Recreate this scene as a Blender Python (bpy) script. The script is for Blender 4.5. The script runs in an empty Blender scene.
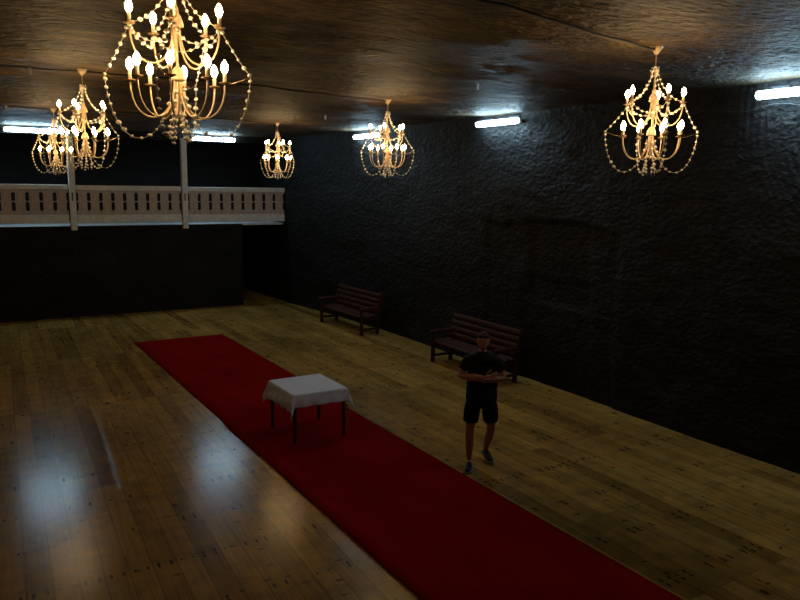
import bpy, bmesh, math, random
from mathutils import Vector, Matrix, noise
random.seed(7)
S = bpy.context.scene
col = S.collection
PI = math.pi

# ------------------------------------------------------------------ helpers
def link(o):
    col.objects.link(o)
    return o

def mesh_obj(name, bm, mat=None, parent=None, smooth=False):
    me = bpy.data.meshes.new(name)
    bmesh.ops.recalc_face_normals(bm, faces=bm.faces[:])
    bm.to_mesh(me); bm.free()
    if smooth:
        for p in me.polygons: p.use_smooth = True
    o = link(bpy.data.objects.new(name, me))
    for m in (mat if isinstance(mat, (list, tuple)) else [mat]):
        if m: me.materials.append(m)
    if parent: o.parent = parent
    return o

def thing(name, label, cat, loc=(0, 0, 0), rz=0, group=None):
    o = link(bpy.data.objects.new(name, None))
    o.empty_display_size = .1
    o.location = loc; o.rotation_euler = (0, 0, rz)
    o['label'] = label; o['category'] = cat
    if group: o['group'] = group
    return o

def tag(o, label, cat, group=None):
    o['label'] = label; o['category'] = cat
    if group: o['group'] = group
    return o

def struct(o):
    o['kind'] = 'structure'
    return o

def add_box(bm, c, s, rot=None, bev=0):
    r = bmesh.ops.create_cube(bm, size=1)
    vs = r['verts']
    M = Matrix.Translation(c) @ (rot.to_4x4() if rot else Matrix.Identity(4)) @ Matrix.Diagonal((s[0], s[1], s[2], 1))
    bmesh.ops.transform(bm, matrix=M, verts=vs)
    if bev:
        es = list({e for v in vs for e in v.link_edges})
        bmesh.ops.bevel(bm, geom=es, offset=bev, segments=2, affect='EDGES', profile=.6)

def add_tube(bm, pts, r, n=8, cap=True):
    pts = [Vector(p) for p in pts]
    rs = r if isinstance(r, (list, tuple)) else [r] * len(pts)
    rings = []
    up = None
    for i, p in enumerate(pts):
        t = (pts[min(i + 1, len(pts) - 1)] - pts[max(i - 1, 0)]).normalized()
        if up is None:
            up = Vector((0, 0, 1)) if abs(t.z) < .9 else Vector((1, 0, 0))
        a = t.cross(up)
        if a.length < 1e-4: a = t.cross(Vector((1, 0.3, 0)))
        a.normalize(); b = a.cross(t).normalized(); up = b
        rings.append([bm.verts.new(p + (a * math.cos(2 * PI * k / n) + b * math.sin(2 * PI * k / n)) * rs[i]) for k in range(n)])
    for i in range(len(rings) - 1):
        for k in range(n):
            bm.faces.new((rings[i][k], rings[i][(k + 1) % n], rings[i + 1][(k + 1) % n], rings[i + 1][k]))
    if cap:
        bm.faces.new(rings[0]); bm.faces.new(rings[-1])

def add_lathe(bm, prof, c=(0, 0, 0), n=16):
    """prof: list of (r, z); r=0 at ends closes"""
    rings = []
    c = Vector(c)
    for r, z in prof:
        if r < 1e-5:
            rings.append([bm.verts.new(c + Vector((0, 0, z)))])
        else:
            rings.append([bm.verts.new(c + Vector((r * math.cos(2 * PI * k / n), r * math.sin(2 * PI * k / n), z))) for k in range(n)])
    for i in range(len(rings) - 1):
        A, B = rings[i], rings[i + 1]
        for k in range(n):
            k2 = (k + 1) % n
            if len(A) == 1 and len(B) == 1: continue
            if len(A) == 1: bm.faces.new((A[0], B[k], B[k2]))
            elif len(B) == 1: bm.faces.new((A[k], A[k2], B[0]))
            else: bm.faces.new((A[k], A[k2], B[k2], B[k]))
    if len(rings[0]) > 1: bm.faces.new(rings[0])
    if len(rings[-1]) > 1: bm.faces.new(rings[-1])

# ------------------------------------------------------------------ materials
class N:
    def __init__(s, name):
        s.m = bpy.data.materials.new(name); s.m.use_nodes = True
        s.t = s.m.node_tree; s.b = s.t.nodes['Principled BSDF']
        s.co = s.t.nodes.new('ShaderNodeTexCoord').outputs['Object']
    def n(s, typ, **kw):
        nd = s.t.nodes.new(typ)
        for k, v in kw.items():
            if k in nd.inputs: s.set(nd.inputs[k], v)
            else: setattr(nd, k, v)
        return nd
    def set(s, inp, v):
        if isinstance(v, bpy.types.NodeSocket): s.t.links.new(v, inp)
        elif hasattr(v, '__len__') and inp.type == 'RGBA' and len(v) == 3: inp.default_value = (*v, 1)
        else: inp.default_value = v
    def math(s, op, a, b=0, c=0):
        nd = s.t.nodes.new('ShaderNodeMath'); nd.operation = op
        s.set(nd.inputs[0], a); s.set(nd.inputs[1], b); s.set(nd.inputs[2], c)
        return nd.outputs[0]
    def mix(s, f, a, b, mode='MIX'):
        nd = s.t.nodes.new('ShaderNodeMix'); nd.data_type = 'RGBA'; nd.blend_type = mode
        s.set(nd.inputs[0], f); s.set(nd.inputs[6], a); s.set(nd.inputs[7], b)
        return nd.outputs[2]
    def mapv(s, scale=(1, 1, 1), loc=(0, 0, 0), rot=(0, 0, 0), src=None):
        nd = s.t.nodes.new('ShaderNodeMapping')
        s.t.links.new(src or s.co, nd.inputs[0])
        nd.inputs[1].default_value = loc; nd.inputs[2].default_value = rot; nd.inputs[3].default_value = scale
        return nd.outputs[0]
    def noise(s, v, scale=5, det=4, rough=.55, dist=0):
        nd = s.n('ShaderNodeTexNoise', Vector=v, Scale=scale, Detail=det, Roughness=rough, Distortion=dist)
        return nd.outputs[0]
    def ramp(s, f, stops):
        nd = s.t.nodes.new('ShaderNodeValToRGB'); s.t.links.new(f, nd.inputs[0])
        e = nd.color_ramp.elements
        while len(e) < len(stops): e.new(.5)
        for i, (p, c) in enumerate(stops):
            e[i].position = p; e[i].color = (*c, 1) if hasattr(c, '__len__') else (c, c, c, 1)
        return nd.outputs[0]
    def bump(s, h, strength=.5, dist=.02, normal=None):
        nd = s.n('ShaderNodeBump', Height=h, Strength=strength, Distance=dist)
        if normal: s.t.links.new(normal, nd.inputs['Normal'])
        s.t.links.new(nd.outputs[0], s.b.inputs['Normal'])
        return nd.outputs[0]
    def p(s, **kw):
        names = dict(base='Base Color', rough='Roughness', spec='Specular IOR Level', metal='Metallic', sheen='Sheen Weight', em='Emission Color', es='Emission Strength', sss='Subsurface Weight')
        for k, v in kw.items(): s.set(s.b.inputs[names[k]], v)
        return s

def rock(name, kind):
    k = N(name)
    big = k.noise(k.co, .6, 3)
    if kind == 'ceiling':
        v1 = k.mapv((4.5, 10, 3)); v2 = k.mapv((14, 30, 11))
    else:
        v1 = k.mapv((5, 5, 9)); v2 = k.mapv((15, 15, 26))
    warp = k.noise(k.co, 1.5, 2)
    a = k.noise(v1, 1, 3, .55, .6)
    b = k.noise(v2, 1, 4, .65, .3)
    vor = k.n('ShaderNodeTexVoronoi', Vector=v2, Scale=.55).outputs[0]
    tone = k.noise(k.mapv((1.2, 2.5, 2.5)), 1, 5, .6)
    if kind == 'ceiling':
        base = k.ramp(tone, [(.3, (.018, .011, .005)), (.5, (.075, .044, .016)), (.75, (.27, .16, .05))])
    else:
        base = k.ramp(tone, [(.25, (.005, .005, .006)), (.55, (.0125, .012, .0125)), (.8, (.026, .025, .025))])
    base = k.mix(k.ramp(b, [(.35, 0.0), (.65, 1.0)]), k.mix(.5, base, (.01, .01, .01)), base)
    h = k.math('ADD', k.math('MULTIPLY', a, 1.3), k.math('MULTIPLY', b, .55))
    h = k.math('ADD', h, k.math('MULTIPLY', vor, .5))
    h = k.math('ADD', h, k.math('MULTIPLY', big, 1.0))
    if kind == 'right':
        # circular cutter marks around a point low beyond the frame edge, a patch only
        sep = k.n('ShaderNodeSeparateXYZ', Vector=k.co)
        dy = k.math('SUBTRACT', sep.outputs[1], 4.2); dz = k.math('SUBTRACT', sep.outputs[2], 4.6)
        r = k.math('SQRT', k.math('ADD', k.math('MULTIPLY', dy, dy), k.math('MULTIPLY', dz, dz)))
        r = k.math('ADD', r, k.math('MULTIPLY', warp, .10))
        w = k.math('SINE', k.math('MULTIPLY', r, 60))
        msk = k.ramp(r, [(.0, 1.0), (.5, 1.0), (.56, 0.0)])
        nr = k.math('DIVIDE', r, 4.6)
        msk = k.ramp(nr, [(.0, 1.0), (.52, 1.0), (.56, 0.0)])
        h = k.math('ADD', h, k.math('MULTIPLY', k.math('MULTIPLY', w, k.math('MULTIPLY', msk, b)), .2))
    k.bump(h, 1.0, .03 if kind != 'ceiling' else .085)
    k.p(base=base, rough=.6, spec=.35 if kind == 'ceiling' else .16)
    return k.m

def floor_mat():
    k = N('pine_boards')
    sep = k.n('ShaderNodeSeparateXYZ', Vector=k.co)
    X, Y = sep.outputs[0], sep.outputs[1]
    left = k.math('LESS_THAN', X, 3.35)
    # boards left of the carpet are laid a couple of degrees askew
    Xs = k.math('SUBTRACT', X, k.math('MULTIPLY', k.math('MULTIPLY', Y, .05), left))
    W = .215
    u = k.math('DIVIDE', Xs, W)
    ui = k.math('FLOOR', u); uf = k.math('FRACT', u)
    L = 3.55
    off = k.math('MULTIPLY', k.math('SUBTRACT', 1, left), k.math('MULTIPLY', k.math('MODULO', ui, 2), 1.6))
    v = k.math('DIVIDE', k.math('ADD', k.math('ADD', Y, off), 1.72), L)
    vi = k.math('FLOOR', v); vf = k.math('FRACT', v)
    cid = k.n('ShaderNodeCombineXYZ', X=ui, Y=vi, Z=left)
    wn = k.n('ShaderNodeTexWhiteNoise', Vector=cid.outputs[0]); wn.noise_dimensions = '3D'
    rnd = wn.outputs['Value']
    g = k.n('ShaderNodeCombineXYZ', X=k.math('ADD', k.math('MULTIPLY', Xs, 26), k.math('MULTIPLY', rnd, 50)), Y=k.math('MULTIPLY', Y, 1.1), Z=k.math('MULTIPLY', rnd, 9))
    grain = k.noise(g.outputs[0], 1, 5, .6, .8)
    tone = k.ramp(grain, [(.25, (.33, .165, .040)), (.5, (.48, .275, .070)), (.75, (.58, .365, .105))])
    shade = k.ramp(rnd, [(0, (.58, .54, .48)), (.2, (.80, .78, .72)), (.6, (.95, .94, .9)), (1, (1.1, 1.08, 1.0))])
    base = k.mix(1.0, tone, shade, 'MULTIPLY')
    worn = k.noise(k.mapv((.5, .35, 1)), 1, 4, .6)
    base = k.mix(1.0, base, k.ramp(worn, [(.3, (.62, .60, .58)), (.65, (1.1, 1.1, 1.1))]), 'MULTIPLY')
    bl = k.noise(k.mapv((3.5, 4.5, 1)), 1, 4, .65)
    base = k.mix(1.0, base, k.ramp(bl, [(.32, (.70, .72, .80)), (.5, (.95, .95, .95)), (.68, (1.22, 1.08, .80))]), 'MULTIPLY')
    # knots
    vk = k.n('ShaderNodeTexVoronoi', Vector=k.mapv((3.4, 2.1, 1)), Scale=1.0)
    pick = k.n('ShaderNodeSeparateColor', Color=vk.outputs['Color']).outputs[0]
    kr = k.math('MULTIPLY', k.math('LESS_THAN', pick, .75), k.math('ADD', .02, k.math('MULTIPLY', pick, .14)))
    kn = k.n('ShaderNodeMapRange', Value=k.math('SUBTRACT', vk.outputs['Distance'], kr))
    kn.inputs[1].default_value = -.03; kn.inputs[2].default_value = .03; kn.inputs[3].default_value = 1; kn.inputs[4].default_value = 0
    base = k.mix(k.math('MULTIPLY', kn.outputs[0], .85), base, (.025, .014, .008))
    vd = k.n('ShaderNodeTexVoronoi', Vector=k.mapv((5.5, 12, 1), (3, 7, 0), (0, 0, .25)), Scale=1.0)
    pk = k.n('ShaderNodeSeparateColor', Color=vd.outputs['Color']).outputs[1]
    dd = k.n('ShaderNodeMapRange', Value=k.math('SUBTRACT', vd.outputs['Distance'], k.math('MULTIPLY', k.math('LESS_THAN', pk, .3), k.math('MULTIPLY', pk, .85))))
    dd.inputs[1].default_value = -.04; dd.inputs[2].default_value = .02; dd.inputs[3].default_value = 1; dd.inputs[4].default_value = 0
    base = k.mix(k.math('MULTIPLY', dd.outputs[0], k.math('MULTIPLY', k.math('LESS_THAN', pk, .3), .8)), base, (.03, .018, .010))
    # nails: two per board on joists
    J = .88
    jf = k.math('FRACT', k.math('DIVIDE', k.math('ADD', Y, .76), J))
    dj = k.math('MULTIPLY', k.math('ABSOLUTE', k.math('SUBTRACT', jf, .5)), J)
    du = k.math('MULTIPLY', k.math('ABSOLUTE', k.math('SUBTRACT', k.math('ABSOLUTE', k.math('SUBTRACT', uf, .5)), .27)), W)
    jit = k.math('MULTIPLY', k.math('SUBTRACT', rnd, .5), .09)
    dj = k.math('ABSOLUTE', k.math('ADD', dj, jit))
    dn = k.math('MAXIMUM', k.math('MULTIPLY', dj, .45), du)
    ji = k.math('FLOOR', k.math('DIVIDE', k.math('ADD', Y, .76), J))
    side = k.math('LESS_THAN', uf, .5)
    nid = k.n('ShaderNodeCombineXYZ', X=k.math('ADD', ui, k.math('MULTIPLY', side, 77.3)), Y=ji, Z=4)
    nw = k.n('ShaderNodeTexWhiteNoise', Vector=nid.outputs[0]); nw.noise_dimensions = '3D'
    pn = nw.outputs['Value']
    heavy = k.math('COMPARE', ji, 8, .2)
    nail = k.math('MULTIPLY', k.math('LESS_THAN', dn, .013), k.math('GREATER_THAN', k.math('ADD', pn, heavy), .55))
    base = k.mix(k.math('MULTIPLY', nail, .9), base, (.012, .01, .009))
    # gaps
    gu = k.math('MULTIPLY', k.math('MINIMUM', uf, k.math('SUBTRACT', 1, uf)), W)
    gv = k.math('MULTIPLY', k.math('MINIMUM', vf, k.math('SUBTRACT', 1, vf)), L)
    gap = k.math('MINIMUM', gu, gv)
    gm = k.n('ShaderNodeMapRange', Value=gap); gm.inputs[1].default_value = 0; gm.inputs[2].default_value = .009
    base = k.mix(k.math('MULTIPLY_ADD', gm.outputs[0], .6, .4), (.02, .013, .008), base)
    # one cupped board lying askew between two joint rows
    ln = k.math('SUBTRACT', X, k.math('ADD', .90, k.math('MULTIPLY', Y, .074)))
    inY = k.math('MULTIPLY', k.math('GREATER_THAN', Y, 8.75), k.math('LESS_THAN', Y, 12.3))
    rid = k.n('ShaderNodeMapRange', Value=k.math('ABSOLUTE', ln)); rid.inputs[1].default_value = 0; rid.inputs[2].default_value = .085; rid.inputs[3].default_value = 1; rid.inputs[4].default_value = 0
    ridge = k.math('MULTIPLY', rid.outputs[0], inY)
    cup = k.math('MULTIPLY', k.math('MULTIPLY', k.math('SUBTRACT', uf, .5), k.math('SUBTRACT', uf, .5)), k.math('SUBTRACT', rnd, .3))
    h = k.math('ADD', k.math('MULTIPLY', gm.outputs[0], .03), k.math('MULTIPLY', grain, .10))
    h = k.math('ADD', h, k.math('MULTIPLY', cup, .9))
    h = k.math('ADD', h, k.math('MULTIPLY', k.noise(k.mapv((2.2, 1.0, 1)), 1, 2), .5))
    h = k.math('ADD', h, k.math('MULTIPLY', k.math('SMOOTH_MIN', ridge, .8, .4), 2.2))
    k.bump(h, .45, .006)
    k.p(base=base, rough=.20, spec=.135)
    return k.m

def simple(name, c, rough=.5, spec=.4, metal=0, nscale=20, var=.25, bump=.0, stretch=(1, 1, 1)):
    k = N(name)
    nz = k.noise(k.mapv(stretch), nscale, 4)
    base = k.mix(k.ramp(nz, [(.3, 0.0), (.7, 1.0)]), tuple(x * (1 - var) for x in c), tuple(min(1, x * (1 + var)) for x in c))
    k.p(base=base, rough=rough, spec=spec, metal=metal)
    if bump: k.bump(nz, .5, bump)
    return k.m

def emis(name, c, s):
    k = N(name)
    k.p(base=(.8, .8, .8), rough=.4, em=c, es=s)
    return k.m

TUBE_E, BULB_E = 56.0, 98.0
M_rockR = rock('carved_salt_wall', 'right')
M_rock = rock('rough_salt_wall', 'wall')
M_ceil = rock('salt_ceiling', 'ceiling')
M_floor = floor_mat()
M_white = simple('white_painted_wood', (.68, .69, .70), .5, nscale=9, var=.15, bump=.003, stretch=(1, 1, 1))
M_board = simple('unpainted_board', (.46, .39, .34), .6, nscale=12, var=.2, stretch=(3, 3, .6))
M_log = simple('brown_log_wood', (.050, .016, .007), .6, .12, nscale=8, var=.35, bump=.004, stretch=(5, 1, 5))
M_dleg = simple('dark_table_wood', (.035, .022, .016), .4, nscale=14, var=.3)
M_iron = simple('cream_lacquered_iron', (.66, .50, .30), .35, .5, nscale=30, var=.15)
M_wire = simple('thin_brass_wire', (.35, .25, .13), .4, .5, 1, var=.1)
M_pan = simple('dull_brass', (.3, .2, .1), .4, .5, .6, var=.2)
M_sleeve = simple('cream_candle_sleeve', (.75, .68, .55), .5, var=.06)
M_cable = simple('black_cable', (.012, .011, .01), .6, var=.1)
M_gcable = simple('pale_grey_cable', (.45, .45, .45), .5, var=.1)
M_fix = simple('grey_plastic_housing', (.025, .027, .03), .7, var=.08)
M_hook = simple('galvanised_metal', (.45, .45, .42), .4, .5, .7, var=.1)
M_bulb = emis('lit_candle_bulb', (1, .65, .29), BULB_E)
M_tube = emis('lit_fluorescent_tube', (.52, .82, 1.0), TUBE_E)

def crystal_mat():
    k = N('salt_crystal')
    k.p(base=k.mix(k.noise(k.co, 30, 3), (.80, .72, .60), (.95, .90, .82)), rough=.25, spec=.5, sss=.25)
    k.b.inputs['Subsurface Radius'].default_value = (.02, .015, .01)
    return k.m
M_bead = crystal_mat()

def carpet_mat():
    k = N('red_carpet_pile')
    w = k.n('ShaderNodeTexWave', Vector=k.mapv((1, 1, 1)), Scale=14, Distortion=1.5, Detail=2)
    w.bands_direction = 'Y'
    nz = k.noise(k.co, 160, 3)
    big = k.noise(k.mapv((1, .5, 1)), 1.6, 4)
    base = k.mix(nz, (.20, .006, .005), (.35, .012, .010))
    base = k.mix(1.0, base, k.ramp(big, [(.3, (.72, .7, .7)), (.7, (1.05, 1, 1))]), 'MULTIPLY')
    base = k.mix(k.math('MULTIPLY', w.outputs['Fac'], .25), base, (.15, .002, .002))
    k.p(base=base, rough=.95, spec=.0)
    k.bump(k.math('ADD', nz, w.outputs['Fac']), .5, .004)
    return k.m
M_carpet = carpet_mat()

def cloth_mat():
    k = N('white_table_linen')
    nz = k.noise(k.co, 60, 3)
    v = k.n('ShaderNodeTexVoronoi', Vector=k.co, Scale=26).outputs[0]
    k.p(base=k.mix(k.ramp(v, [(.2, 0.0), (.5, 1.0)]), (.62, .68, .86), (.70, .76, .94)), rough=.75, spec=.3, sheen=.1)
    k.bump(k.math('ADD', nz, v), .4, .004)
    return k.m
M_cloth = cloth_mat()
M_skin = simple('skin', (.36, .17, .11), .55, var=.06, nscale=15)
M_black = simple('black_jersey', (.006, .006, .008), .8, .2, var=.2)
M_shoe = simple('dark_blue_shoe_fabric', (.010, .012, .022), .6, .3, var=.2)
M_sole = simple('grey_rubber_sole', (.12, .12, .12), .7, .2, var=.1)
M_hair = simple('cropped_brown_hair', (.05, .03, .02), .7, .2, nscale=80, var=.3, bump=.003)
M_lens = simple('glossy_dark_lens', (.02, .02, .025), .05, 1.0, .3, var=.05)
M_eye = simple('eye_white', (.6, .58, .55), .3, var=.02)
M_iris = simple('dark_iris', (.03, .02, .015), .2, var=.02)

# ------------------------------------------------------------------ the cave hall
CEIL = 5.0
def fbm(p, o=4): return noise.fractal(Vector(p), 1.0, 2.0, o)

def ceil_z(x, y):
    return CEIL + .125 * math.exp(-((x - 1.3) ** 2 + (y - 4.7) ** 2) / 7.0) + .03 * fbm((x * .45, y * .6, 3.1)) + .012 * fbm((x * 2.2, y * 5.5, 9.0), 3)

def wall_x(y, z):
    base = 9.14
    if y > 15.5: base -= .46 * min(1, (y - 15.5) / 5.5) ** 1.6
    d = .035 * fbm((.4 * y, .8 * z, 1.7)) + .012 * fbm((2.5 * y, 4 * z, 5.0), 3)
    # an old shallow niche with ledges cut in the rock, above and left of the bench
    yy = y - 9.6
    if -.75 < yy < .75 and 1.55 < z < 3.0: d += .05
    if 8.2 < y < 11.6: d += .045 * (1 if z < 2.98 + .06 * math.sin(y * 2.1) else 0)
    if z < 2.0 and 8.8 < y < 10.6: d += .03
    return base + d

def grid(bm, us, vs, f):
    R = [[bm.verts.new(f(u, v)) for v in vs] for u in us]
    for i in range(len(us) - 1):
        for j in range(len(vs) - 1):
            bm.faces.new((R[i][j], R[i + 1][j], R[i + 1][j + 1], R[i][j + 1]))

def lin(a, b, n): return [a + (b - a) * i / n for i in range(n + 1)]
XL, YN, YF, YB = -1.3, -3.0, 21.05, 24.0

bm = bmesh.new(); grid(bm, lin(XL - .3, 9.5, 2), lin(YN - .3, YF + 4.2, 6), lambda x, y: (x, y, 0))
bmesh.ops.recalc_face_normals(bm, faces=bm.faces[:])
fl = struct(mesh_obj('floor', bm, M_floor))

bm = bmesh.new(); grid(bm, lin(XL - .2, 9.6, 110), lin(YN - .2, YB + .3, 240), lambda x, y: (x, y, ceil_z(x, y)))
struct(mesh_obj('ceiling', bm, M_ceil, smooth=True))

bm = bmesh.new(); grid(bm, lin(YN - .2, YB + 1.4, 300), lin(-.05, 5.1, 90), lambda y, z: (wall_x(y, z), y, z))
struct(mesh_obj('wall_right', bm, M_rockR, smooth=True))

bm = bmesh.new(); grid(bm, lin(YN - .2, YB + .3, 120), lin(-.05, 5.1, 40), lambda y, z: (XL - .05 * fbm((y * .5, z, 8)), y, z))
struct(mesh_obj('wall_left', bm, M_rock, smooth=True))
bm = bmesh.new(); grid(bm, lin(XL - .2, 9.5, 60), lin(-.05, 5.1, 40), lambda x, z: (x, YN - .05 * fbm((x * .5, z, 2)), z))
struct(mesh_obj('wall_near', bm, M_rock, smooth=True))

# far wall below the balcony with the dark passage at its right end, lintel above, back wall of the gallery
DX, DZ, BZ = 7.36, 2.40, 2.44
def far_y(x, z): return YF + .03 * fbm((x * .6, z * .8, 4.4)) + .01 * fbm((x * 3, z * 5, 1), 3)
bm = bmesh.new()
grid(bm, lin(XL - .2, DX, 90), lin(-.05, BZ, 30), lambda x, z: (x, far_y(x, z) if x < DX - .01 else YF + .02, z))
grid(bm, lin(YF + .02, YF + 4, 12), lin(-.05, BZ, 10), lambda y, z: (DX + .03 * fbm((y, z, 2)) * (1 if y > YF + .1 else 0), y, z))  # passage side
grid(bm, lin(DX - .2, 9.3, 6), lin(-.05, BZ, 6), lambda x, z: (x, YF + 3.9, z))                       # passage end
struct(mesh_obj('wall_far', bm, M_rock, smooth=True))
bm = bmesh.new()
add_box(bm, ((XL + 9.0) / 2, YF + 2.05, BZ - .02), (9.0 - XL + .2, 3.9, .05))
struct(mesh_obj('balcony_floor', bm, M_white))
bm = bmesh.new()
grid(bm, lin(XL - .2, 9.4, 70), lin(BZ - .1, 5.1, 20), lambda x, z: (x, YB + .05 * fbm((x * .6, z, 6)), z))
struct(mesh_obj('wall_balcony', bm, M_rock, smooth=True))
bm = bmesh.new()
grid(bm, lin(XL - .2, 9.0, 70), lin(4.80, 5.1, 5), lambda x, z: (x, YF + .12 + .03 * fbm((x * .9, z, 7)), z + .03 * fbm((x, 0, 1)) * (1 if z < 4.81 else 0)))
grid(bm, lin(XL - .2, 9.0, 70), lin(0, 1, 3), lambda x, t: (x, YF + .12 + t * .4 + .03 * fbm((x * .9, 4.80, 7)) * (1 - t), 4.80 + .03 * fbm((x, 0, 1))))
grid(bm, lin(XL - .2, 9.0, 70), lin(4.80, 5.1, 5), lambda x, z: (x, YF + .52, z + .03 * fbm((x, 0, 1)) * (1 if z < 4.81 else 0)))
struct(mesh_obj('trim_1', bm, M_rock, smooth=True))

# ------------------------------------------------------------------ balcony railing
YR = YF - .05
def baluster(x0, x1, parent):
    """flat board with two pairs of half-slots sawn out of its edges"""
    bm = bmesh.new()
    w = x1 - x0; nd = min(.042, w * .3)
    def side(sgn, x):
        pts = []
        for za, zb in ((2.85, 3.075), (3.10, 3.32)):
            r = .02
            pts += [(0, za), (nd * .8, za + .008), (nd, za + r), (nd, zb - r), (nd * .8, zb - .008), (0, zb)]
        return [(x + sgn * a, z) for a, z in pts]
    L = [(x0, 2.70)] + side(1, x0) + [(x0, 3.42)]
    Rr = [(x1, 2.70)] + side(-1, x1) + [(x1, 3.42)]
    lf = [[bm.verts.new((x, YR - .012 * s, z)) for x, z in L] for s in (1, -1)]
    rf = [[bm.verts.new((x, YR - .012 * s, z)) for x, z in Rr] for s in (1, -1)]
    n = len(L)
    for i in range(n - 1):
        bm.faces.new((lf[0][i], rf[0][i], rf[0][i + 1], lf[0][i + 1]))
        bm.faces.new((lf[1][i], rf[1][i], rf[1][i + 1], lf[1][i + 1]))
        bm.faces.new((lf[0][i], lf[0][i + 1], lf[1][i + 1], lf[1][i]))
        bm.faces.new((rf[0][i], rf[0][i + 1], rf[1][i + 1], rf[1][i]))
    return mesh_obj('baluster', bm, M_board, parent)

def railing(x0, x1, dz, label):
    t = thing('balcony_railing', label, 'railing', ((x0 + x1) / 2, YR, BZ), 0, 'railing sections of the balcony')
    t0 = Vector(t.location)
    parts = []
    bm = bmesh.new(); add_box(bm, ((x0 + x1) / 2, YR, 3.46 + dz), (x1 - x0, .13, .13), bev=.012)
    parts.append(mesh_obj('top_rail', bm, M_white, t))
    bm = bmesh.new(); add_box(bm, ((x0 + x1) / 2, YR, 2.635 + dz), (x1 - x0, .10, .22), bev=.012)
    parts.append(mesh_obj('bottom_rail', bm, M_white, t))
    n = max(1, round((x1 - x0) / .315))
    for i in range(n):
        a = x0 + (x1 - x0) * i / n; b = x0 + (x1 - x0) * (i + 1) / n
        parts.append(baluster(a + .003, b - .003, t))
    for o in parts:
        o.data.transform(Matrix.Translation(-t0))
PX = (2.73, 5.65)
railing(XL + .1, PX[0] - .1, 0, 'white slotted balcony railing section on the left, left of the first post')
railing(PX[0] + .1, PX[1] - .1, -.01, 'white slotted balcony railing section in the middle, between the two posts')
railing(PX[1] + .1, 8.66, -.02, 'white slotted balcony railing section on the right, above the dark passage')
for i, px in enumerate(PX):
    t = thing('wooden_post', ('white square balcony post further left, behind the two clustered chandeliers',
                              'white square balcony post further right, beside the fluorescent light')[i], 'post', (px, YR - .04, 2.34), 0, 'posts of the balcony')
    bm = bmesh.new(); add_box(bm, (0, 0, 1.25), (.15, .15, 2.50), bev=.01)
    mesh_obj('shaft', bm, M_white, t)
    bm = bmesh.new(); add_box(bm, (-.01, -.079, .88), (.03, .012, .22), bev=.003)
    mesh_obj('bracket', bm, M_dleg, t)

# ------------------------------------------------------------------ fluorescent lights
def tube_light(name, loc, rz, label, L=1.25):
    """local x along the tube, local -y into the room; mounted on rock at y=+.14"""
    t = thing(name, label, 'light', loc, rz, 'fluorescent lights at the top of the walls')
    bm = bmesh.new()
    pr = [(0, -L / 2), (.024, -L / 2 + .004), (.047, -L / 2 + .02), (.053, -L / 2 + .05), (.053, L / 2 - .05), (.047, L / 2 - .02), (.024, L / 2 - .004), (0, L / 2)]
    add_lathe(bm, pr, n=14)
    bmesh.ops.rotate(bm, verts=bm.verts, matrix=Matrix.Rotation(PI / 2, 3, 'Y'))
    mesh_obj('lit_tube', bm, M_tube, t, True)
    bm = bmesh.new(); add_box(bm, (0, .085, 0), (L + .04, .05, .07), bev=.008)
    mesh_obj('housing', bm, M_fix, t)
    for s in (-.3, .3):
        bm = bmesh.new(); add_box(bm, (s * L, .125, 0.035), (.24, .03, .15), bev=.006)
        mesh_obj('mounting_plate', bm, M_fix, t)
    for s in (-1, 1):
        bm = bmesh.new(); add_box(bm, (s * (L / 2 - .02), .045, 0), (.03, .07, .05), bev=.004)
        mesh_obj('lamp_holder', bm, M_fix, t)
    return t
for y, lb in ((5.33, 'bluish white fluorescent light at the right edge, on the right wall'),
              (11.27, 'bluish white fluorescent light in the middle of the right wall top'),
              (16.4, 'bluish white fluorescent light on the right wall, behind the middle chandelier')):
    tube_light('fluorescent_light', (wall_x(y, 4.83) - .15, y, 4.83), -PI / 2, lb)
tube_light('fluorescent_light', (1.87, YF - .02, 4.87), 0, 'bluish white fluorescent light above balcony at far left, half behind chandeliers')
tube_light('fluorescent_light', (6.56, YF - .02, 4.86), 0, 'bluish white fluorescent light above balcony, right of the second post')

# cable clipped to the right wall under the lights
bm = bmesh.new()
pts = []
for i in range(60):
    y = 3.0 + i * (8.6 - 3.0) / 59
    z = 4.70 + .02 * math.sin(i * .7) - .03 * math.sin(i * .23) ** 2
    pts.append((wall_x(y, z) - .035, y, z))
add_tube(bm, pts, .006, 6)
tag(mesh_obj('wall_cable', bm, M_fix, None, True), 'thin grey cable on the right wall under the fluorescent light at the right edge', 'cable')

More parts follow.
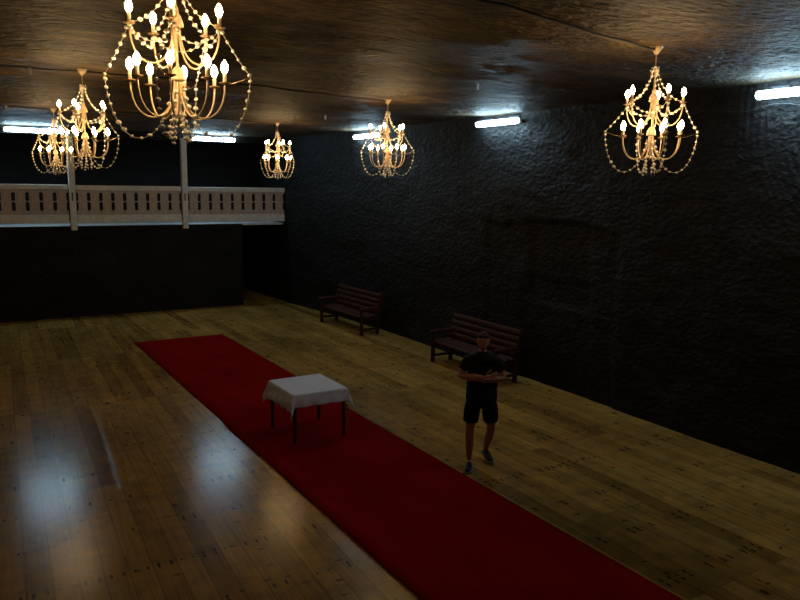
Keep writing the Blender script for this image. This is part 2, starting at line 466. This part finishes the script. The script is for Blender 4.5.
# ------------------------------------------------------------------ chandeliers
def catenary(a, b, sag, n):
    a, b = Vector(a), Vector(b)
    return [a.lerp(b, i / n) - Vector((0, 0, sag * 4 * (i / n) * (1 - i / n))) for i in range(n + 1)]
def bezier(P, n):
    P = [Vector(p) for p in P]
    out = []
    for i in range(n + 1):
        t = i / n; Q = P[:]
        while len(Q) > 1: Q = [Q[j].lerp(Q[j + 1], t) for j in range(len(Q) - 1)]
        out.append(Q[0])
    return out
def garland(pts, parent, space=.055, r=.0135):
    bm = bmesh.new()
    add_tube(bm, pts, .0016, 4)
    acc = space * .5
    for i in range(len(pts) - 1):
        d = (pts[i + 1] - pts[i]).length
        if d < 1e-6: continue
        pos = acc
        while pos < d:
            p = pts[i].lerp(pts[i + 1], pos / d)
            rr = r * random.uniform(.75, 1.25)
            res = bmesh.ops.create_icosphere(bm, subdivisions=1, radius=rr)
            q = Matrix.Rotation(random.uniform(0, 6), 4, 'Z') @ Matrix.Rotation(random.uniform(0, 3), 4, 'X')
            bmesh.ops.transform(bm, matrix=Matrix.Translation(p) @ q @ Matrix.Diagonal((random.uniform(.85, 1.25), random.uniform(.7, 1.1), random.uniform(.6, .95), 1)), verts=res['verts'])
            pos += space * random.uniform(.85, 1.15)
        acc = pos - d
    return mesh_obj('garland', bm, M_bead, parent)

def polar(r, a, z): return Vector((r * math.cos(a), r * math.sin(a), z))

def make_chandelier():
    t = thing('chandelier', '', 'chandelier')
    bm = bmesh.new(); add_lathe(bm, [(0, .01), (.062, .01), (.062, -.008), (.05, -.028), (.022, -.065), (.012, -.08), (0, -.08)])
    mesh_obj('canopy', bm, M_iron, t, True)
    bm = bmesh.new()
    add_lathe(bm, [(0, -.06), (.006, -.07), (.006, -.19), (.014, -.2), (.018, -.215), (.010, -.235), (.007, -.26), (.007, -.40), (.016, -.42), (.020, -.45), (.010, -.48), (.008, -.80), (.012, -1.05), (.006, -1.10), (0, -1.11)], n=10)
    mesh_obj('stem', bm, M_iron, t, True)
    tiers = ((5, .285, -.54, -1.40), (8, .295, -.87, .12))
    up_pts, lo_pts = [], []
    for (n, R, zp, a0) in tiers:
        bm = bmesh.new()
        add_lathe(bm, [(0, .075), (.014, .072), (.030, .055), (.040, .025), (.045, 0), (.047, -.012), (.040, -.014), (.036, 0), (0, .005)], (0, 0, zp + .02), 18)
        mesh_obj('hub', bm, M_iron, t, True)
        for k in range(n):
            a = a0 + 2 * PI * k / n
            P = [(.020, .02), (.022, -.06), (.032, -.25), (.13, -.27), (.235, -.26), (R, -.17), (R, -.01)]
            pts = [polar(r, a, zp + z) for r, z in P]
            bm = bmesh.new(); add_tube(bm, bezier(pts, 16), .0062, 6)
            arm = mesh_obj('arm', bm, M_iron, t, True)
            tip = polar(R, a, zp)
            bm = bmesh.new(); add_lathe(bm, [(0, -.012), (.012, -.012), (.034, -.002), (.038, .004), (.034, .003), (.010, -.003), (0, -.003)], tip, 12)
            mesh_obj('drip_pan', bm, M_pan, arm, True)
            bm = bmesh.new(); add_lathe(bm, [(0, 0), (.0125, 0), (.0125, .062), (.010, .066), (0, .066)], tip, 10)
            mesh_obj('candle_sleeve', bm, M_sleeve, arm, True)
            bm = bmesh.new(); add_lathe(bm, [(0, .064), (.010, .064), (.019, .078), (.0235, .094), (.022, .112), (.014, .130), (.005, .142), (0, .146)], tip, 10)
            mesh_obj('bulb', bm, M_bulb, arm, True)
            (up_pts if n == 5 else lo_pts).append((a, tip))
    top = Vector((0, 0, -.215))
    for i, (a, tip) in enumerate(up_pts):
        garland(bezier([polar(.02, a, -.21), polar(.05, a, -.36), polar(.13, a, -.50), tip + polar(.005, a, .0)], 14), t, .050, .0150)
        a2, tip2 = up_pts[(i + 1) % 5]
        am = a + PI / 5
        garland(bezier([tip + Vector((0, 0, -.01)), polar(.26, a + .25, -.66), polar(.09, am, -.68), polar(.26, a2 - .25 if a2 > a else a2 - .25, -.66), tip2 + Vector((0, 0, -.01))], 14), t, .052, .0155)
    # short knot of crystals at the head
    for k in range(3):
        a = k * 2.1
        garland([polar(.03, a, -.19), polar(.045, a + .5, -.23), polar(.03, a + 1.2, -.26)], t, .03, .012)
    for k in range(4):
        a = k * PI / 2
        tipo = polar(.465, a, -.83)
        # nearest upper arm feeds the outer strand
        ua, ut = min(up_pts, key=lambda q: (q[1] - tipo).length)
        garland(catenary(ut, tipo, .015, 8), t, .062, .0160)
        garland(bezier([tipo, polar(.46, a, -1.00), polar(.40, a, -1.29), polar(.25, a, -1.36), polar(.10, a, -1.22), polar(.05, a, -1.02), polar(.04, a, -.90)], 20), t, .060, .0160)
        bm = bmesh.new()
        la, lt = min(lo_pts, key=lambda q: (q[1] - tipo).length)
        add_tube(bm, catenary(lt + Vector((0, 0, -.01)), tipo, .01, 4), .0022, 5)
        mesh_obj('spoke', bm, M_wire, t, True)
    for k in range(4):
        a = k * PI / 2 + .6
        garland([polar(.03, a, -1.06), polar(.06, a, -1.15), polar(.06, a + .3, -1.26)], t, .038, .0165)
    return t

def copy_tree(o, parent=None):
    c = link(o.copy()); c.parent = parent
    for ch in list(o.children): copy_tree(ch, c)
    return c

proto = make_chandelier()
spots = [
    (1.30, 4.90, -30, 'largest lit chandelier with crystal garlands, nearest, cut off by the top edge'),
    (6.07, 5.12, -32, 'lit crystal chandelier on the right, hanging alone before the right wall'),
    (1.53, 10.30, -40, 'lit chandelier at upper left, the larger of the two that overlap'),
    (6.24, 10.67, -50, 'lit chandelier in the middle, in front of a fluorescent light on the right wall'),
    (1.81, 15.87, -33, 'lit chandelier at far left, smaller one partly behind another, before a balcony post'),
    (6.42, 15.92, -76, 'smallest lit chandelier, farthest, above the right end of the balcony railing'),
]
for i, (x, y, a, lb) in enumerate(spots):
    c = proto if i == 0 else copy_tree(proto)
    c.location = (x, y, ceil_z(x, y)); c.rotation_euler = (0, 0, math.radians(a))
    c['label'] = lb; c['group'] = 'crystal chandeliers hanging from the rock ceiling'

# ceiling cables feeding each row of chandeliers
for (y0, xs, lb) in ((5.0, (XL + .2, 6.07), 'dark cable across the ceiling to the right hand chandelier, nearest of three'),
                     (10.4, (XL + .2, 6.24), 'dark cable across the ceiling to the middle chandelier, second of three'),
                     (15.7, (XL + .2, 6.42), 'dark cable across the ceiling to the farthest chandelier, last of three')):
    ya, yb, yc = {5.0: (4.8, 4.9, 5.12), 10.4: (10.25, 10.3, 10.67), 15.7: (15.4, 15.87, 15.92)}[y0]
    xa = {5.0: 1.3, 10.4: 1.53, 15.7: 1.81}[y0]
    pts = []
    for i in range(50):
        x = xs[0] + (xs[1] - xs[0]) * i / 49
        if x < xa: y = ya + (yb - ya) * (x - xs[0]) / (xa - xs[0])
        else: y = yb + (yc - yb) * (x - xa) / (xs[1] - xa) - .22 * math.sin(PI * (x - xa) / (xs[1] - xa))
        pts.append((x, y, ceil_z(x, y) - .022 - .012 * abs(math.sin(i * .55))))
    bm = bmesh.new(); add_tube(bm, pts, .012, 6)
    tag(mesh_obj('ceiling_cable', bm, M_cable, None, True), lb, 'cable', 'cables across the rock ceiling')
for x, y, lb in ((.93, 10.2, 'small metal tag hanging from the second ceiling cable at far left'),
                 (.98, 15.45, 'small metal tag hanging at far left below the third ceiling cable'),
                 (5.98, 7.9, 'small metal tag hanging from the bare ceiling above the middle fluorescent light'),
                 (6.37, 13.3, 'small metal tag hanging from the ceiling left of the middle chandelier')):
    t = thing('ceiling_tag', lb, 'tag', (x, y, ceil_z(x, y)), 0, 'metal tags hanging from the ceiling')
    bm = bmesh.new(); add_tube(bm, [(0, 0, .02), (0, 0, -.05)], .003, 6); mesh_obj('hanger', bm, M_cable, t)
    bm = bmesh.new(); add_box(bm, (0, 0, -.085), (.035, .006, .085), bev=.002); mesh_obj('plate', bm, M_hook, t)

# ------------------------------------------------------------------ carpets
def carpet(x0, x1, y0, y1, z, label, wob=.0):
    bm = bmesh.new()
    ys = lin(y0, y1, 90); xs = lin(x0, x1, 14)
    def edge(y): return .004 * math.sin(y * .9) + .002 * math.sin(y * 3.9 + 1)
    def top(x, y):
        b = .006 * max(0, fbm((x * 2, y * 2.2, 5))) 
        ed = min(x - x0, x1 - x, y - y0, y1 - y)
        return z + (b if ed > .02 else 0)
    grid(bm, xs, ys, lambda x, y: (x + edge(y), y, top(x, y)))
    grid(bm, xs, ys, lambda x, y: (x + edge(y), y, z - .007))
    bmesh.ops.remove_doubles(bm, verts=bm.verts, dist=1e-5)
    for xx in (x0, x1):
        grid(bm, [0, 1], ys, lambda s, y: (xx + edge(y), y, z - .007 * s))
    for yy in (y0, y1):
        grid(bm, xs, [0, 1], lambda x, s: (x + edge(yy), yy, z - .007 * s))
    bmesh.ops.remove_doubles(bm, verts=bm.verts, dist=1e-5)
    o = mesh_obj('carpet', bm, M_carpet, None, True)
    tag(o, label, 'carpet', 'red carpet runner in two pieces')
carpet(3.33, 5.40, 10.38, 17.05, .008, 'far red carpet piece, beyond the table up to its square end')
carpet(3.30, 5.30, 1.0, 10.47, .024, 'near red carpet piece, under the table and running out of the picture')

# ------------------------------------------------------------------ table and cloth
CZ = .0315
tx0, tx1, ty0, ty1 = 3.845, 4.665, 9.05, 9.95
TT = .735
t = thing('square_table', 'small square table with slim dark legs standing on the red carpet', 'table', ((tx0 + tx1) / 2, (ty0 + ty1) / 2, CZ))
hx, hy = (tx1 - tx0) / 2, (ty1 - ty0) / 2
bm = bmesh.new(); add_box(bm, (0, 0, TT - .015 - CZ), (2 * hx, 2 * hy, .03), bev=.004); mesh_obj('tabletop', bm, M_dleg, t)
bm = bmesh.new()
for s in (-1, 1):
    add_box(bm, (s * (hx - .03), 0, TT - .075 - CZ), (.02, 2 * hy - .08, .09)); add_box(bm, (0, s * (hy - .03), TT - .075 - CZ), (2 * hx - .08, .02, .09))
mesh_obj('apron', bm, M_dleg, t)
for sx in (-1, 1):
    for sy in (-1, 1):
        bm = bmesh.new()
        h = TT - .03 - CZ
        add_tube(bm, [(sx * (hx - .035), sy * (hy - .035), h), (sx * (hx - .03), sy * (hy - .03), 0)], [.034, .026], 4)
        mesh_obj('leg', bm, M_dleg, t)
bm = bmesh.new()
ox0, ox1, oy0, oy1 = .27, .17, .19, .16   # overhangs left, right, front, back
xs = lin(tx0 - ox0, tx1 + ox1, 70); ys = lin(ty0 - oy0, ty1 + oy1, 76)
e = .008
def drape(x, y):
    cx = min(max(x, tx0), tx1); cy = min(max(y, ty0), ty1)
    dx, dy = x - cx, y - cy
    d = math.hypot(dx, dy)
    if d < 1e-6: return (x, y, TT + .006 + .0015 * fbm((x * 4, y * 4, 0)))
    nx, ny = dx / d, dy / d
    corner = min(abs(dx), abs(dy)) / max(abs(dx), abs(dy), 1e-6)
    out = .004 + .40 * d * corner ** 2 + .011 * d / .2 * (1 + math.sin(x * 26 + y * 4) * .9 + math.sin(y * 29 + x * 3) * .8)
    if d < .03: out *= d / .03
    return (cx + nx * (e + out), cy + ny * (e + out), TT + .006 - d * (1 + .16 * corner ** 2) + .003 * min(1, d / .02))
grid(bm, xs, ys, drape)
o = mesh_obj('tablecloth', bm, M_cloth, None, True)
md = o.modifiers.new('thickness', 'SOLIDIFY'); md.thickness = .003; md.offset = 1
tag(o, 'white cloth with pointed hanging corners draped over the small table', 'tablecloth')

# ------------------------------------------------------------------ log benches
def make_bench():
    """local: x along the bench, front at -y, back at +y; length 2.15"""
    L = 2.24
    t = thing('log_bench', '', 'bench')
    def half_log(name, x0, x1, y, z, r, tilt, mat=M_log):
        bm = bmesh.new()
        n = 10
        xs = lin(x0, x1, 8)
        prof = [(math.cos(PI * k / n) * r, math.sin(PI * k / n) * r * .55) for k in range(n + 1)]
        prof += [(-r, -.012), (r, -.012)]
        rings = []
        for i, x in enumerate(xs):
            w = 1 + .05 * fbm((x * 2, y * 5, z * 5))
            ring = []
            for a, b in prof:
                p = Vector((0, a * w, b * w)); p.rotate(Matrix.Rotation(tilt, 3, 'X'))
                ring.append(bm.verts.new((x, y + p.y, z + p.z)))
            rings.append(ring)
        m = len(prof)
        for i in range(len(rings) - 1):
            for k in range(m): bm.faces.new((rings[i][k], rings[i][(k + 1) % m], rings[i + 1][(k + 1) % m], rings[i + 1][k]))
        bm.faces.new(rings[0]); bm.faces.new(rings[-1])
        mesh_obj(name, bm, mat, t)
    for i in range(3): half_log('seat_slat', -L / 2 + .03, L / 2 - .03, -.17 + i * .16, .42 + .008 * i, .074, 0)
    for i in range(4):
        half_log('back_slat', -L / 2 + .05, L / 2 - .05, .185 + i * .035, .56 + i * .125, .055, math.radians(74))
    for s in (-1, 1):
        x = s * (L / 2 - .08)
        bm = bmesh.new(); add_tube(bm, [(x, -.25, 0), (x, -.25, .60)], [.046, .04], 10); mesh_obj('front_leg', bm, M_log, t, False)
        bm = bmesh.new(); add_tube(bm, [(x, .20, 0), (x, .22, .45), (x, .35, 1.02)], [.045, .045, .035], 10); mesh_obj('rear_leg', bm, M_log, t)
        bm = bmesh.new(); add_tube(bm, [(x, -.33, .635), (x, 0, .64), (x, .25, .645)], [.042, .046, .04], 10); mesh_obj('armrest', bm, M_log, t)
        bm = bmesh.new(); add_tube(bm, [(x, -.25, .37), (x, .22, .37)], .035, 8); mesh_obj('seat_bearer', bm, M_log, t)
        bm = bmesh.new(); add_tube(bm, [(x, -.24, .14), (x, .2, .14)], .03, 8); mesh_obj('stretcher', bm, M_log, t)
    return t
b1 = make_bench(); b2 = copy_tree(b1)
for b, y, x, lb in ((b1, 11.28, 8.61, 'brown log bench nearer the viewer, behind the standing man'), (b2, 16.42, 8.53, 'brown log bench farther back along the right wall, near the dark passage')):
    b.location = (x, y, 0); b.rotation_euler = (0, 0, -PI / 2 + (.04 if b is b2 else 0)); b['label'] = lb; b['group'] = 'log benches along the right wall'

# ------------------------------------------------------------------ man
def skin_bm(chains, level=2):
    """chains: list of lists of (pos, radius); vertices at equal positions are shared. Returns evaluated mesh data."""
    me = bpy.data.meshes.new('tmp'); o = bpy.data.objects.new('tmp', me); col.objects.link(o)
    idx, vs, rs, es = {}, [], [], []
    for ch in chains:
        prev = None
        for p, r in ch:
            key = tuple(round(c, 4) for c in p)
            if key not in idx: idx[key] = len(vs); vs.append(p); rs.append(r)
            if prev is not None: es.append((prev, idx[key]))
            prev = idx[key]
    me.from_pydata(vs, es, []); me.update()
    m = o.modifiers.new('s', 'SKIN'); m.use_smooth_shade = True
    sv = me.skin_vertices[0].data
    for i, r in enumerate(rs):
        sv[i].radius = r if isinstance(r, tuple) else (r, r)
    sv[0].use_root = True
    ss = o.modifiers.new('ss', 'SUBSURF'); ss.levels = level; ss.render_levels = level
    dg = bpy.context.evaluated_depsgraph_get(); dg.update()
    ev = o.evaluated_get(dg)
    em = bpy.data.meshes.new_from_object(ev)
    bm = bmesh.new(); bm.from_mesh(em)
    bpy.data.objects.remove(o)
    return bm

man = thing('person', 'man in black t-shirt and shorts with folded arms, walking beside the red carpet', 'person', (5.63, 7.17, 0), math.radians(-37))
man.scale = (1.02, 1.02, 1.02)
# his right foot (image left) is planted, the left one trails behind
hipR, kneeR, ankR = (-.105, 0, .90), (-.135, -.055, .50), (-.13, -.02, .10)
hipL, kneeL, ankL = (.105, 0, .90), (.135, .06, .50), (.08, .33, .14)
shR, elR, wrR = (-.185, .01, 1.405), (-.275, -.04, 1.20), (.02, -.245, 1.25)
shL, elL, wrL = (.185, .01, 1.405), (.275, -.04, 1.20), (-.02, -.195, 1.19)
def lerp3(a, b, t): return tuple(a[i] + (b[i] - a[i]) * t for i in range(3))
body = [
    [((0, 0, .94), (.12, .10)), ((0, .005, 1.08), (.12, .10)), ((0, .01, 1.25), (.105, .075)), ((0, .01, 1.37), (.10, .07)), ((0, .01, 1.48), .065), ((0, 0, 1.56), .058)],
    [((0, .01, 1.37), (.10, .07)), (shR, .052), (lerp3(shR, elR, .5), .05), (elR, .041), (lerp3(elR, wrR, .4), .042), (wrR, .028)],
    [((0, .01, 1.37), (.10, .07)), (shL, .052), (lerp3(shL, elL, .5), .05), (elL, .041), (lerp3(elL, wrL, .4), .042), (wrL, .028)],
    [((0, 0, .94), (.12, .10)), (hipR, .088), (lerp3(hipR, kneeR, .5), .078), (kneeR, .055), (lerp3(kneeR, ankR, .33), .058), (ankR, .036)],
    [((0, 0, .94), (.12, .10)), (hipL, .088), (lerp3(hipL, kneeL, .5), .078), (kneeL, .055), (lerp3(kneeL, ankL, .33), .058), (ankL, .036)],
]
bmB = skin_bm(body)
def merge(dst, src):
    me = bpy.data.meshes.new('t'); src.to_mesh(me); src.free(); dst.from_mesh(me)
# hands: palm plus five fingers each, closing on the opposite arm
for s, w in ((1, wrR), (-1, wrL)):
    px, py, pz = w
    d = s  # direction along x
    drop = .02
    pc = (px + d * .055, py + .015, pz + drop)
    ch = [[(w, (.028, .024)), (pc, (.042, .02)), ((px + d * .095, py + .028, pz + drop), (.040, .018))]]
    merge(bmB, skin_bm(ch, 1))
    for f, (dz, l) in enumerate(((.033, .9), (.012, 1.0), (-.010, .94), (-.030, .74))):
        b0 = (px + d * .075, py + .024, pz + drop + dz * .8)
        b1_ = (px + d * .125, py + .036, pz + drop + dz)
        b2_ = (px + d * (.125 + .030 * l), py + .060, pz + drop + dz * 1.05)
        b3 = (px + d * (.125 + .034 * l), py + .060 + .028 * l, pz + drop + dz * 1.05)
        merge(bmB, skin_bm([[(b0, .010), (b1_, .0095), (b2_, .0085), (b3, .0075)]], 1))
    merge(bmB, skin_bm([[((px + d * .03, py + .01, pz + drop + .025), .013), ((px + d * .06, py - .002, pz + drop + .058), .0105), ((px + d * .085, py + .008, pz + drop + .078), .009)]], 1))
# head
def head_bm():
    bm = bmesh.new()
    bmesh.ops.create_uvsphere(bm, u_segments=32, v_segments=24, radius=1)
    for v in bm.verts:
        x, y, z = v.co
        sx = .077 * (1 - .26 * max(0, -z) ** 1.5); sy = .095; sz = .118
        X, Y, Z = x * sx, y * sy, z * sz
        if y < 0 and z < -.3: Y += -.006; 
        if y < 0: Y = max(Y, -.088)                       # flatten the face
        if z < -.55 and y > 0: Y *= .75                     # nape
        # nose
        dn = math.exp(-(X / .011) ** 2)
        if y < 0 and -.040 < Z < .012: Y -= dn * .024 * (1 - (Z + .034) / .050 if Z > -.034 else 1)
        # brow / sockets
        for ex in (-.03, .03):
            Y += .012 * math.exp(-((X - ex) / .014) ** 2 - ((Z - .004) / .010) ** 2) if y < 0 else 0
        if y < 0: Y -= .006 * math.exp(-((Z - .024) / .008) ** 2) * (1 if abs(X) < .05 else 0)
        if y < 0: Y -= .006 * math.exp(-((Z + .058) / .007) ** 2 - (X / .022) ** 2)   # lips
        if y < 0: Y -= .008 * math.exp(-((Z + .095) / .014) ** 2 - (X / .022) ** 2)   # chin
        v.co = (X, Y, Z)
    for s in (-1, 1):
        r = bmesh.ops.create_uvsphere(bm, u_segments=10, v_segments=8, radius=1)
        bmesh.ops.transform(bm, matrix=Matrix.Translation((s * .078, .008, -.006)) @ Matrix.Rotation(s * .4, 4, 'Z') @ Matrix.Diagonal((.008, .018, .030, 1)), verts=r['verts'])
    return bm
HM = Matrix.Translation((0, -.018, 1.655)) @ Matrix.Rotation(math.radians(8), 4, 'X') @ Matrix.Rotation(math.radians(-6), 4, 'Z')
hb = head_bm(); bmesh.ops.transform(hb, matrix=HM, verts=hb.verts); merge(bmB, hb)
mesh_obj('body', bmB, M_skin, man, True)
for s in (-1, 1):
    bm = bmesh.new(); bmesh.ops.create_uvsphere(bm, u_segments=10, v_segments=8, radius=.0115)
    bmesh.ops.transform(bm, matrix=HM @ Matrix.Translation((s * .03, -.071, .003)), verts=bm.verts)
    e_ = mesh_obj('eye', bm, M_eye, man, True)
    bm = bmesh.new(); bmesh.ops.create_uvsphere(bm, u_segments=8, v_segments=6, radius=.0055)
    bmesh.ops.transform(bm, matrix=HM @ Matrix.Translation((s * .03, -.079, .003)), verts=bm.verts)
    mesh_obj('iris', bm, M_iris, e_, True)
bm = bmesh.new(); bmesh.ops.create_uvsphere(bm, u_segments=28, v_segments=20, radius=1)
dl = [v for v in bm.verts if v.co.z < .12 + .55 * max(0, -v.co.y) - .75 * max(0, v.co.y)]
bmesh.ops.delete(bm, geom=dl, context='VERTS')
for v in bm.verts: v.co = (v.co.x * .083, v.co.y * .101, v.co.z * .124)
bmesh.ops.solidify(bm, geom=bm.faces[:], thickness=.006)
bmesh.ops.transform(bm, matrix=HM, verts=bm.verts); mesh_obj('hair', bm, M_hair, man, True)
# sunglasses pushed up on the forehead
bm = bmesh.new()
for s in (-1, 1):
    r = bmesh.ops.create_uvsphere(bm, u_segments=12, v_segments=8, radius=1)
    bmesh.ops.transform(bm, matrix=Matrix.Translation((s * .034, -.082, .082)) @ Matrix.Rotation(math.radians(-48), 4, 'X') @ Matrix.Diagonal((.028, .006, .020, 1)), verts=r['verts'])
    add_tube(bm, [(s * .060, -.075, .084), (s * .086, -.02, .06), (s * .087, .05, .03)], .003, 5)
add_tube(bm, [(-.012, -.088, .086), (.012, -.088, .086)], .003, 5)
bmesh.ops.transform(bm, matrix=HM, verts=bm.verts); mesh_obj('sunglasses', bm, M_lens, man, True)
# t-shirt
o_ = .012
shirt = [
    [((0, 0, .84), (.225, .19)), ((0, 0, .95), (.215, .175)), ((0, .005, 1.08), (.205, .165)), ((0, .01, 1.25), (.205, .16)), ((0, .01, 1.37), (.17, .13)), ((0, .01, 1.43), (.145, .12)), ((0, .01, 1.485), (.11, .10)), ((0, .01, 1.535), .078)],
    [((0, .01, 1.43), (.145, .12)), ((-.10, .01, 1.425), .092), ((-.19, .01, 1.40), .082), (lerp3(shR, elR, .45), .068), (lerp3(shR, elR, .66), .066)],
    [((0, .01, 1.43), (.145, .12)), ((.10, .01, 1.425), .092), ((.19, .01, 1.40), .082), (lerp3(shL, elL, .45), .068), (lerp3(shL, elL, .66), .066)],
]
mesh_obj('t_shirt', skin_bm(shirt), M_black, man, True)
shorts = [
    [((0, 0, 1.04), (.17, .15)), ((0, 0, .93), (.20, .175))],
    [((0, 0, .93), (.20, .175)), (hipR, .128), (lerp3(hipR, kneeR, .4), .116), (lerp3(hipR, kneeR, .68), .102), (lerp3(hipR, kneeR, .72), .100)],
    [((0, 0, .93), (.20, .175)), (hipL, .128), (lerp3(hipL, kneeL, .4), .116), (lerp3(hipL, kneeL, .68), .102), (lerp3(hipL, kneeL, .72), .100)],
]
mesh_obj('shorts', skin_bm(shorts), M_black, man, True)
def shoe(M):
    bm = skin_bm([[((0, .045, .052), (.036, .036)), ((0, -.02, .056), (.040, .042)), ((0, -.09, .040), (.043, .030)), ((0, -.16, .034), (.040, .024)), ((0, -.195, .032), (.026, .018))],
                  [((0, .03, .06), .038), ((0, .02, .12), .042)]], 2)
    for v in bm.verts: v.co.z = max(v.co.z, .014)
    bmesh.ops.transform(bm, matrix=M, verts=bm.verts)
    s = mesh_obj('shoe', bm, M_shoe, man, True)
    bm = bmesh.new()
    out = [(.034, .075), (.040, .03), (.040, -.05), (.050, -.12), (.046, -.18), (.022, -.218)]
    ring = [(x, y) for x, y in out] + [(-x, y) for x, y in reversed(out)]
    a = [bm.verts.new((x, y, 0)) for x, y in ring]; b = [bm.verts.new((x, y, .022)) for x, y in ring]
    bm.faces.new(a); bm.faces.new(b)
    for i in range(len(ring)):
        j = (i + 1) % len(ring); bm.faces.new((a[i], a[j], b[j], b[i]))
    bmesh.ops.transform(bm, matrix=M, verts=bm.verts)
    mesh_obj('sole', bm, M_sole, s)
shoe(Matrix.Translation((-.13, -.02, 0)) @ Matrix.Rotation(math.radians(-8), 4, 'Z'))
shoe(Matrix.Translation((.08, .31, .025)) @ Matrix.Rotation(math.radians(22), 4, 'Z') @ Matrix.Translation((0, -.2, 0)) @ Matrix.Rotation(math.radians(13), 4, 'X') @ Matrix.Translation((0, .2, 0)) )

# ------------------------------------------------------------------ camera
f = 731.0; cx_, cy_ = 400.0, 300.0
def ray(x, y): return Vector((x - cx_, -(y - cy_), -f)).normalized()
Yv = ray(-51, 180); Xv = ray(1610, 204)
Xv = (Xv - Yv * Xv.dot(Yv)).normalized(); Zv = Xv.cross(Yv)
Rm = Matrix((Xv, Yv, Zv))            # camera space -> world
cam = bpy.data.cameras.new('camera'); co = link(bpy.data.objects.new('camera', cam))
co.matrix_world = Matrix.Translation((0, 0, 3.6)) @ Rm.to_4x4()
cam.sensor_width = 36; cam.lens = f / 800 * 36; cam.clip_start = .05; cam.clip_end = 100
S.camera = co
w = bpy.data.worlds.new('world'); S.world = w; w.use_nodes = True
w.node_tree.nodes['Background'].inputs[0].default_value = (0, 0, 0, 1)
w.node_tree.nodes['Background'].inputs[1].default_value = 0
vs_ = S.view_settings
vs_.view_transform = 'Standard'; vs_.look = 'None'; vs_.gamma = 1; vs_.exposure = 0.0; vs_.use_curve_mapping = False
S.display_settings.display_device = 'sRGB'
S.cycles.use_denoising = True
S.cycles.sample_clamp_indirect = 4
